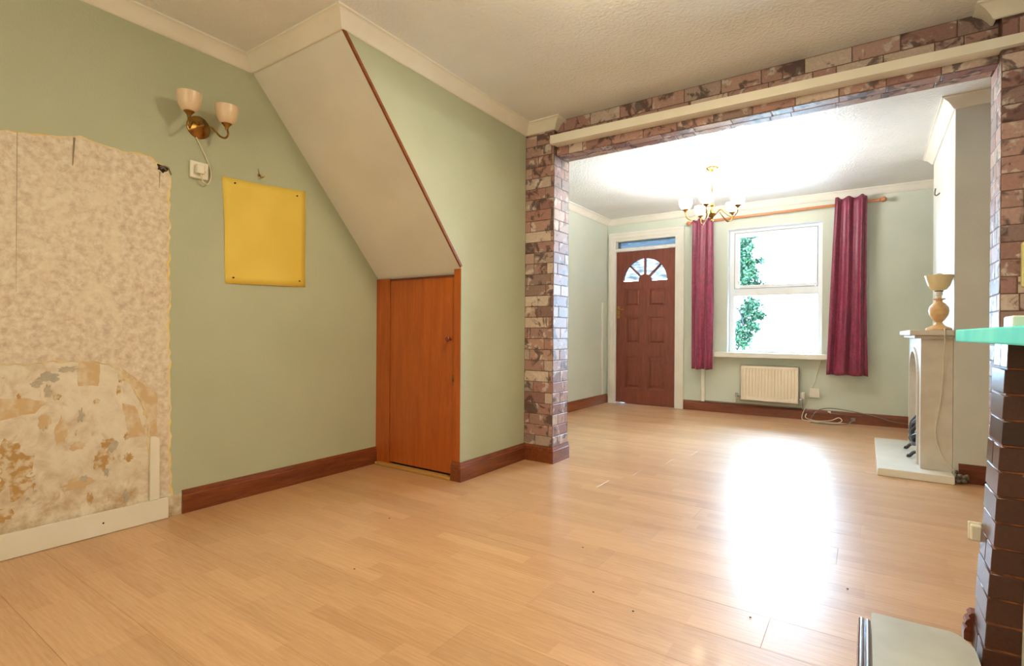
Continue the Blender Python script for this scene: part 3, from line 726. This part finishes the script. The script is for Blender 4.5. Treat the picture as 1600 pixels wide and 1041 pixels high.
# ------------------------------------------------------------------ sockets and cables by the front wall
so = tag(empty('wall_socket', (-.447, YF, .29)), 'white wall socket beside the radiator valve', 'socket')
child('back_box', B(-.492, -.404, YF - .022, YF, .243, .335, .003), m_plastic, so)
child('faceplate', B(-.494, -.402, YF - .032, YF - .0225, .241, .337, .003), m_plastic, so)
child('switch', B(-.438, -.425, YF - .036, YF - .032, .285, .305, .001), m_plastic, so)
tag(link('cable', T(smooth_path([(-.392, 6.26, .64), (-.40, 6.345, .60), (-.44, 6.345, .44), (-.50, 6.335, .26), (-.535, 6.33, .13), (-.56, 6.30, .04), (-.54, 6.26, .008), (-.44, 6.21, .008), (-.33, 6.195, .007), (-.25, 6.22, .008), (-.20, 6.26, .03), (-.23, 6.30, .055), (-.30, 6.30, .02), (-.42, 6.28, .007), (-.52, 6.27, .03), (-.52, 6.31, .07)], 6), .0042, 7), m_cablew, None, True), 'pale cable dropping from the sill into a coil on the floor', 'cable')
tag(link('cable', T(smooth_path([(-.48, 6.28, .012), (-.44, 6.315, .09), (-.38, 6.318, .13), (-.28, 6.318, .145), (-.12, 6.318, .13), (.06, 6.322, .10), (.22, 6.325, .055), (.34, 6.325, .045)], 6), .0042, 7), m_cable, None, True), 'dark cable arching along the skirting toward the fireplace', 'cable')
bm = T(smooth_path([(-.47, 6.15, .006), (-.35, 6.12, .006), (-.24, 6.15, .006), (-.14, 6.20, .02), (-.10, 6.26, .05), (-.12, 6.30, .03), (-.16, 6.24, .006), (-.26, 6.17, .006), (-.40, 6.17, .006)], 6), .004, 7); box(bm, -.125, -.085, 6.25, 6.275, .035, .068, .004)
tag(link('cable', bm, m_cable, None, True), 'tangled grey aerial lead with a plug lying by the skirting', 'cable')
bm = B(-.325, -.30, 6.318, 6.334, .098, .112, .002); tube(bm, [(-.33, 6.32, .112), (-.30, 6.322, .092)], .003, 6)
tag(link('cable_clip', bm, m_plastic), 'tiny white clip on the skirting above the cables', 'clip')

tag(link('cable_conduit', B(XL, XL + .014, 6.19, 6.215, .115, 1.30, .003), m_white), 'thin white vertical cable conduit beside the front door', 'conduit')
# ------------------------------------------------------------------ conduit on the beam
cd = tag(empty('conduit', (-.6, YBM, 2.2)), 'long white conduit running across the brick papered beam', 'conduit')
child('run', PG([(XP - .002, 2.196), (XP - .002, 2.254), (.93, 2.206), (.93, 2.164)], 'y', 3.085, 3.125), m_white, cd)
child('backing', PG([(XP + .004, 2.200), (XP + .004, 2.246), (XR, 2.206), (XR, 2.174)], 'y', 3.120, YBM), m_white, cd)

# ------------------------------------------------------------------ chandelier
ch = tag(empty('chandelier', (CHX, CHY, ZT)), 'lit brass chandelier with glass cup shades hanging before the window', 'chandelier')
child('ceiling_rose', LT([(0, 0), (.055, 0), (.055, -.010), (.045, -.022), (.018, -.034), (.008, -.046), (0, -.046)], (CHX, CHY, ZT), 20), m_brass, ch, True)
bm = T([(CHX, CHY, ZT - .04), (CHX, CHY, 2.03)], .006, 8); lathe(bm, [(.0, .11), (.012, .10), (.008, .08), (.018, .06), (.008, .04), (.012, .02), (.022, 0), (.034, -.015), (.030, -.035), (.014, -.05), (.010, -.065), (.014, -.075), (0, -.088)], (CHX, CHY, 1.985), 16)
child('stem', bm, m_brass, ch, True)
for k in range(5):
    a = math.radians(200 + 72 * k); d = Vector((math.cos(a), math.sin(a), 0)); c0 = Vector((CHX, CHY, 0))
    if k == 0: d = Vector((-.82, -.57, 0)); 
    pts = [c0 + d * .03 + Vector((0, 0, 1.955)), c0 + d * .08 + Vector((0, 0, 1.995)), c0 + d * .125 + Vector((0, 0, 1.955)), c0 + d * .18 + Vector((0, 0, 1.915)), c0 + d * .225 + Vector((0, 0, 1.935)), c0 + d * .235 + Vector((0, 0, 1.985))]
    arm = child('arm', T(smooth_path(pts, 5), .0055, 8), m_brass, ch, True)
    tip = c0 + d * .235 + Vector((0, 0, 1.985))
    cu = child('candle_cup', LT([(0, -.005), (.010, -.004), (.012, .004), (.028, .014), (.030, .020), (.0, .020)], tip, 14), m_brass, ch, True)
    sh = child('glass_shade', LT([(.022, .020), (.040, .032), (.052, .055), (.056, .085), (.058, .105), (.054, .105), (.050, .085), (.046, .058), (.034, .036), (.016, .026)], tip, 20), m_shade_on, ch, True)
    lo = lamp('bulb_light', 'POINT', tuple(tip + Vector((0, 0, .095))), CHAND_POWER, (1.0, .985, .96), .035)

# ------------------------------------------------------------------ wall sconce
sc = tag(empty('wall_sconce', (XA + .005, 1.275, 1.927)), 'brass two arm wall light with frosted cup shades on green wall', 'wall light')
X0 = XA + .005
child('backplate', LT([(.056, 0), (.056, .006), (.050, .012), (.042, .016), (.036, .026), (.020, .034), (.014, .042), (.008, .05), (0, .052)], (X0, 1.275, 1.925), 28, 'x'), m_brass, sc, True)
for s in (-1, 1):
    yc = 1.265 + s * .088; xs_ = -2.665; zt_ = 1.925
    pts = [(X0 + .035, 1.275 + s * .010, 1.925), (X0 + .055, 1.270 + s * .045, 1.925), (X0 + .085, 1.268 + s * .07, 1.885), (X0 + .118, yc - s * .004, 1.872), (xs_ + .006, yc + s * .004, 1.892), (xs_, yc, zt_)]
    child('arm', T(smooth_path(pts, 6), .005, 8), m_brass, sc, True)
    child('shade_cup', LT([(0, -.012), (.007, -.012), (.009, 0), (.018, .012), (.024, .018), (0, .018)], (xs_, yc, zt_), 16), m_brass, sc, True)
    child('glass_shade', LT([(.018, .016), (.034, .026), (.046, .048), (.052, .078), (.054, .104), (.050, .104), (.047, .078), (.042, .050), (.030, .030), (.012, .020)], (xs_, yc, zt_), 24), m_shade_off, sc, True)
# socket with plug under it
ws = tag(empty('wall_socket', (XA + .005, 1.276, 1.708)), 'white wall socket with a plug below the brass wall light', 'socket')
child('faceplate', B(X0, X0 + .016, 1.233, 1.319, 1.665, 1.751, .004), m_plastic, ws)
child('switch', B(X0 + .016, X0 + .020, 1.298, 1.305, 1.705, 1.722, .001), m_plastic, ws)
child('plug', B(X0 + .0165, X0 + .045, 1.250, 1.290, 1.685, 1.732, .008, seg=2), m_plastic, ws)
bm = T(smooth_path([(X0 + .035, 1.272, 1.686), (X0 + .03, 1.285, 1.652), (X0 + .025, 1.312, 1.645), (X0 + .012, 1.332, 1.69), (X0 + .006, 1.328, 1.74), (X0 + .006, 1.302, 1.80), (X0 + .006, 1.275, 1.85), (X0 + .008, 1.262, 1.872)], 6), .0035, 7)
child('flex', bm, m_cablew, ws, True)
# cable hole
jb = tag(empty('cable_hole', (XA, 1.113, 1.681)), 'small dark cable hole with loose wires in the stripped wall', 'cable hole')
child('cavity', PG(rag([(1.095, 1.70), (1.145, 1.692), (1.135, 1.668), (1.118, 1.655), (1.105, 1.667), (1.095, 1.668), (1.095, 1.70)], .003, .01, 3)[:-1], 'x', XA + .0015, XA + .0030), m_dark, jb)
bm = T(smooth_path([(XA + .002, 1.105, 1.683), (XA + .010, 1.120, 1.688), (XA + .008, 1.14, 1.682), (XA + .006, 1.152, 1.655)], 5), .003, 6); tube(bm, smooth_path([(XA + .002, 1.11, 1.675), (XA + .012, 1.118, 1.68), (XA + .006, 1.13, 1.672)], 5), .004, 6)
child('wire', bm, m_cable, jb, True)
# yellow paper sheet
yp = tag(empty('paper_sheet', (XA + .005, 1.64, 1.45)), 'plain yellow paper sheet pinned to the green wall', 'paper')
bm = bmesh.new(); nx, nz = 14, 14; g = []
ed = [(1.391, 1.710), (1.880, 1.742), (1.884, 1.168), (1.416, 1.152)]
for j in range(nz + 1):
    v = j / nz; r_ = []
    for i in range(nx + 1):
        u = i / nx
        a = Vector(ed[0]).lerp(Vector(ed[1]), u); b_ = Vector(ed[3]).lerp(Vector(ed[2]), u); q = a.lerp(b_, v)
        q.x += .006 * math.sin(v * 5) * (1 - u) * .6; q.y += -.006 * math.sin(PI * u) * (1 - v)
        d = .0015 + .006 * (math.sin(PI * u) * .5 + .5 * math.sin(u * 7 + v * 3) ** 2) + .010 * max(0, abs(v - .5) * 2 - .8) 
        r_.append(bm.verts.new((X0 + d, q.x, q.y)))
    g.append(r_)
for j in range(nz):
    for i in range(nx): bm.faces.new((g[j][i], g[j][i + 1], g[j + 1][i + 1], g[j + 1][i]))
o = child('sheet', bm, m_yellow, yp, True); sm = o.modifiers.new('s', 'SOLIDIFY'); sm.thickness = .0012; sm.offset = 1
for (py, pz) in ((1.455, 1.688), (1.82, 1.70), (1.45, 1.185), (1.84, 1.20)):
    child('pin', LT([(.0045, 0), (.0045, .004), (.002, .007), (0, .007)], (X0 + .010, py, pz), 8, 'x'), m_dark, yp)
bm = T([(X0 - .004, 1.592, 1.765), (X0 + .014, 1.592, 1.765)], .003, 6); tube(bm, smooth_path([(X0 + .012, 1.592, 1.765), (X0 + .022, 1.594, 1.750), (X0 + .03, 1.60, 1.752), (X0 + .032, 1.605, 1.762)], 4), .0032, 6); lathe(bm, [(.008, 0), (.006, .004), (0, .005)], (X0, 1.592, 1.765), 10, 'x'); tube(bm, [(X0 + .002, 1.592, 1.768), (X0 + .002, 1.588, 1.80)], .0015, 5)
tag(link('picture_hook', bm, m_brass, None, True), 'small brass picture hook above the yellow paper', 'hook')
# white board and lath on the stripped wall
wbd = tag(empty('skirting_board', (XA, .35, 0)), 'white painted loose board along the foot of the stripped wall', 'board')
child('board', PG([(-1.2, 0.002), (1.143, 0.002), (1.143, .098), (-1.2, .100)], 'x', XA + .004, XA + .024), m_white, wbd)
child('nail_hole', LT([(.004, 0), (.003, .001), (0, .001)], (XA + .024, .885, .052), 8, 'x'), m_dark, wbd)
tag(link('lath', PG([(1.070, .100), (1.108, .100), (1.108, .385), (1.095, .398), (1.075, .402), (1.070, .400)], 'x', XA + .003, XA + .013), m_white), 'short white upright batten above the loose white board', 'batten')
st(link('trim_6', B(XA + .001, XA + .006, 1.143, 1.21, 0, .10), m_plaster), 'bare strip of wall between white board and brown skirting')

# ------------------------------------------------------------------ front room fireplace
SX = .29; SY0, SY1 = 4.235, 5.31
he = tag(link('hearth', B(.062, XC - .002, 4.105, 5.30, 0.0, .05, .006, seg=2), m_hearthw), 'white slab hearth in front of the far fireplace', 'hearth')
fs = tag(empty('fire_surround', (.37, 4.77, .05)), 'cream fireplace surround with arched opening and mantel', 'fireplace')
AY0, AY1, AZ = 4.40, 5.12, .79
bm = bmesh.new()
nA = 14; half = (AY1 - AY0) / 2; cy = (AY0 + AY1) / 2; rz = .17
ar = [(cy - half * math.cos(PI * k / nA), AZ - rz + rz * math.sin(PI * k / nA)) for k in range(nA + 1)]
hm = nA // 2
poly(bm, [(SY0, .051), (AY0, .051)] + ar[:hm + 1] + [(cy, .885), (SY0, .885)], 'x', SX, SX + .05)
poly(bm, [(SY1, .051), (SY1, .885), (cy, .885)] + ar[hm:] + [(AY1, .051)], 'x', SX, SX + .05)
child('front_panel', bm, m_marble, fs)
bm = bmesh.new(); poly(bm, [(AY0 - .03, .051), (AY0, .051)] + ar + [(AY1, .051), (AY1 + .03, .051), (AY1 + .03, AZ - rz)] + [(cy + (half + .03) * math.cos(PI * k / nA), AZ - rz + (rz + .03) * math.sin(PI * k / nA)) for k in range(1, nA)] + [(AY0 - .03, AZ - rz)], 'x', SX - .012, SX - .001)
child('arch_moulding', bm, m_marble, fs)
child('side_panel', B(SX + .05, XC - .002, SY0, SY0 + .04, .051, .885), m_marble, fs)
child('side_panel', B(SX + .05, XC - .002, SY1 - .04, SY1, .051, .885), m_marble, fs)
child('back_panel', B(XC - .03, XC - .002, SY0 + .04, SY1 - .04, .051, .885), m_marble, fs)
bm = bmesh.new(); box(bm, SX - .035, XC - .002, SY0 - .04, SY1 + .04, .885, .905, .004); box(bm, SX - .062, XC - .002, SY0 - .07, SY1 + .07, .905, .938, .005, seg=2)
child('mantel_shelf', bm, m_marble, fs)
# gas fire with fanned bars
gf = tag(empty('gas_fire', (.35, 4.7, .051)), 'black fan shaped fire front in the arched opening', 'fire')
cyf = 4.74
bm = bmesh.new(); box(bm, SX + .03, XC - .035, cyf - .22, cyf + .22, .052, .10, .006)
child('fire_box', bm, m_black, gf)
for k in range(9):
    a = PI * (k + .5) / 9; d = Vector((0, math.cos(a), math.sin(a)))
    p0 = Vector((SX + .015, cyf, .12)); 
    pts = [p0 + d * .02, p0 + d * .08 + Vector((-.025, 0, 0)), p0 + d * .15 + Vector((-.030, 0, 0)), p0 + d * .20 + Vector((.0, 0, 0)), p0 + d * .22 + Vector((.02, 0, .01))]
    child('fan_bar', T(smooth_path(pts, 3), .010, 7, .016), m_black, gf, True)
for yy in (cyf - .16, cyf + .16):
    child('foot', T(smooth_path([(SX + .04, yy, .09), (SX - .01, yy, .090), (SX - .035, yy, .063), (SX - .05, yy, .066)], 4), .011, 8), m_black, gf, True)

# table lamp on the far mantel
LX_, LY_, LZ_ = .378, 4.235, .9385
tl_ = tag(empty('table_lamp', (LX_, LY_, LZ_)), 'alabaster urn table lamp with pale cup shade on the mantel', 'lamp')
child('base', LT([(0, 0), (.066, 0), (.068, .008), (.060, .016), (.040, .024), (.026, .036), (.018, .05), (0, .052)], (LX_, LY_, LZ_), 24), m_alab, tl_, True)
child('urn', LT([(0, .048), (.018, .05), (.032, .066), (.048, .095), (.053, .122), (.049, .145), (.032, .168), (.018, .178), (.017, .188), (.032, .194), (.034, .199), (.012, .204), (0, .204)], (LX_, LY_, LZ_), 24), m_alab, tl_, True)
child('lamp_holder', LT([(0, .203), (.014, .204), (.015, .218), (.019, .222), (.019, .244), (0, .245)], (LX_, LY_, LZ_), 16), m_plastic, tl_, True)
child('shade_ring', LT([(0, .243), (.022, .243), (.022, .248), (0, .249)], (LX_, LY_, LZ_), 16), m_dark, tl_, True)
child('lamp_shade', LT([(.020, .248), (.040, .256), (.056, .282), (.066, .315), (.074, .345), (.070, .345), (.062, .316), (.052, .284), (.038, .262), (.016, .252)], (LX_, LY_, LZ_), 28), mat_shade('pale_glass_shade', lin(236, 220, 176), 0, (1, 1, 1, 1)), tl_, True)
child('bulb', LT([(.010, .25), (.012, .28), (.024, .31), (.026, .335), (.016, .356), (0, .362)], (LX_, LY_, LZ_), 14), m_plastic, tl_, True)
child('flex', T(smooth_path([(LX_ + .02, LY_ - .055, LZ_ + .006), (LX_ + .022, 4.155, .945), (.40, 4.150, .90), (.398, 4.20, .70), (.385, 4.215, .48), (.362, 4.212, .30), (.385, 4.205, .18), (.43, 4.19, .10), (.452, 4.18, .066)], 6), .003, 6), m_cablew, tl_, True)
# hook on the chimney breast
bm = T(smooth_path([(XC, 5.03, 1.975), (XC - .02, 5.01, 1.955), (XC - .035, 4.97, 1.955), (XC - .035, 4.92, 1.985)], 5), .005, 7)
tag(link('wall_hook', bm, m_cable, None, True), 'bent metal hook on the white chimney breast', 'hook')
# rubble in the broken skirting
rb = bmesh.new()
for i in range(26):
    c_ = Vector((.478 + R.uniform(-.02, .04), 4.165 + R.uniform(-.03, .03), .012 + abs(R.gauss(0, .03)))); s = R.uniform(.006, .014)
    r_ = bmesh.ops.create_icosphere(rb, subdivisions=1, radius=s)
    for v in r_['verts']: v.co = Vector((v.co.x * R.uniform(.7, 1.3), v.co.y, v.co.z * R.uniform(.7, 1.2))) + c_
o = tag(link('rubble', rb, mk('rubble_grey', lin(150, 140, 126), lin(60, 50, 44), 50, .9)), 'grey rubble and broken plaster at the skirting end by the far hearth', 'rubble', None, 'stuff')

# ------------------------------------------------------------------ near fireplace at the right edge
nf = tag(empty('brick_fireplace', (.33, 1.95, 0)), 'dark varnished brick fireplace jamb under the near mantel shelf', 'fireplace')
JY0, JY1 = 1.865, 2.03
def jx(z): return .306 - .046 * (1 - min(z, .88) / .88) ** 1.2
nb = 13; hz = .884 / nb
bm = bmesh.new()
cor = []
for k in range(nb + 1): cor.append((jx(k * hz) + .0035, k * hz))
poly(bm, cor + [(.428, .884), (.428, 0)], 'y', JY0 + .003, JY1 - .003)
child('mortar_core', bm, m_fmortar, nf)
for k in range(nb):
    z0 = k * hz + .0025; z1 = (k + 1) * hz - .0025
    dx = R.uniform(-.002, .002); xb = .352 - .014 * (1 - k / nb)
    halves = [(JY0, JY1)] if k % 4 else [(JY0, JY0 + .080), (JY0 + .084, JY1)]
    for (ya, yb) in halves:
        bm = bmesh.new(); xa0 = jx(z0) + dx; xa1 = jx(z1) + dx
        dd = R.uniform(-.0015, .0015)
        pts = [(xa0, z0), (xa1, z1), (xb, z1), (xb, z0)]
        poly(bm, pts, 'y', ya + dd, yb + dd * .5)
        bmesh.ops.bevel(bm, geom=list(bm.edges), offset=.002, segments=1, affect='EDGES')
        child('brick', bm, m_fbrick, nf, True)
# cream infill board in the opening
child('infill_panel', PG([(.338, 0.031), (.356, .88), (.425, .88), (.425, 0.031)], 'y', 1.0, JY0 + .01), m_cream, nf)
bm = bmesh.new(); box(bm, .228, .43, .6, 2.102, .885, .921, .004, seg=2)
tag(link('mantel_shelf', bm, m_aqua_sheen), 'mantel shelf at the right edge, window reflection painted in as aqua', 'shelf')
tag(link('storage_box', B(.285, .345, 1.68, 1.775, .9215, .951, .003), m_plastic), 'small white box lying on the near mantel shelf', 'box')
tag(link('wall_box', B(.553, .62, 3.085, 3.117, 1.116, 1.309, .004), mk('cream_box', lin(226, 222, 160), None, 5, .4)), 'pale cream box fixed to the right brick pier', 'box')
# hearth slab with a rounded corner
pts = [(.018, 1.15), (.24, 1.15), (.256, 1.80)]
for k in range(7):
    a = PI / 2 * k / 6; pts.append((.256 - .05 * (1 - math.cos(a)), 1.90 + .105 * math.sin(a)))
pts += [(.018, 2.00)]
bm = PG(pts, 'z', 0.0, .030); bmesh.ops.bevel(bm, geom=[e for e in bm.edges if all(v.co.z > .02 for v in e.verts)], offset=.004, segments=2, affect='EDGES')
tag(link('hearth', bm, m_hearth), 'pale mottled hearth slab with rounded corner beside the chrome fender', 'hearth')
# chrome fender
fe = tag(empty('fender', (0, 1.5, 0)), 'chrome double bar fender along the pale near hearth', 'fender')
for (xx, r_) in ((-.0065, .0095), (.0085, .0080)):
    child('bar', T([(xx, 1.0, .028), (xx, 1.926, .028)], r_, 14), m_chrome, fe, True)
child('foot_plate', B(-.017, .017, 1.0, 1.918, 0, .018, .002), m_chrome, fe)
# small socket at the foot of the jamb and skirting end
sk = tag(empty('surface_socket', (.27, 2.05, .32)), 'small cream surface socket at the side of the dark brick jamb', 'socket')
child('back_box', B(.258, .283, 2.031, 2.050, .300, .345, .003), m_plastic, sk)
child('faceplate', B(.254, .286, 2.0505, 2.058, .297, .350, .002), m_plastic, sk)
st(link('baseboard_near', sweep([(.235, 2.115), (.43, 2.115), (XWR, 2.115)], skp(.10, .018)), m_skirt_x), 'end of brown moulded skirting behind the near brick jamb') if False else None
bm = PG([(.30, 0), (.30, .085), (.262, .085), (.254, .076), (.258, .068), (.250, .060), (.246, .050), (.252, .042), (.246, .034), (.244, .024), (.244, 0)], 'y', 2.034, 2.075)
tag(link('skirting_end', bm, m_skirt_x), 'short end of moulded brown skirting at the foot of the brick jamb', 'skirting')

# crumbs on the floor
cb = bmesh.new()
for (cx, cy_) in ((-.62, 1.62), (-.98, 1.98), (-.78, 1.66), (-.30, 1.80), (-.20, 1.55), (-1.9, 1.75), (-.05, 2.2), (-1.6, 1.3)):
    r_ = bmesh.ops.create_icosphere(cb, subdivisions=1, radius=.003)
    for v in r_['verts']: v.co = Vector((v.co.x * 1.4 + cx, v.co.y + cy_, v.co.z * .6 + .002))
tag(link('crumbs', cb, m_dark), 'a few dark crumbs of dirt scattered on the laminate floor', 'dirt', None, 'stuff')
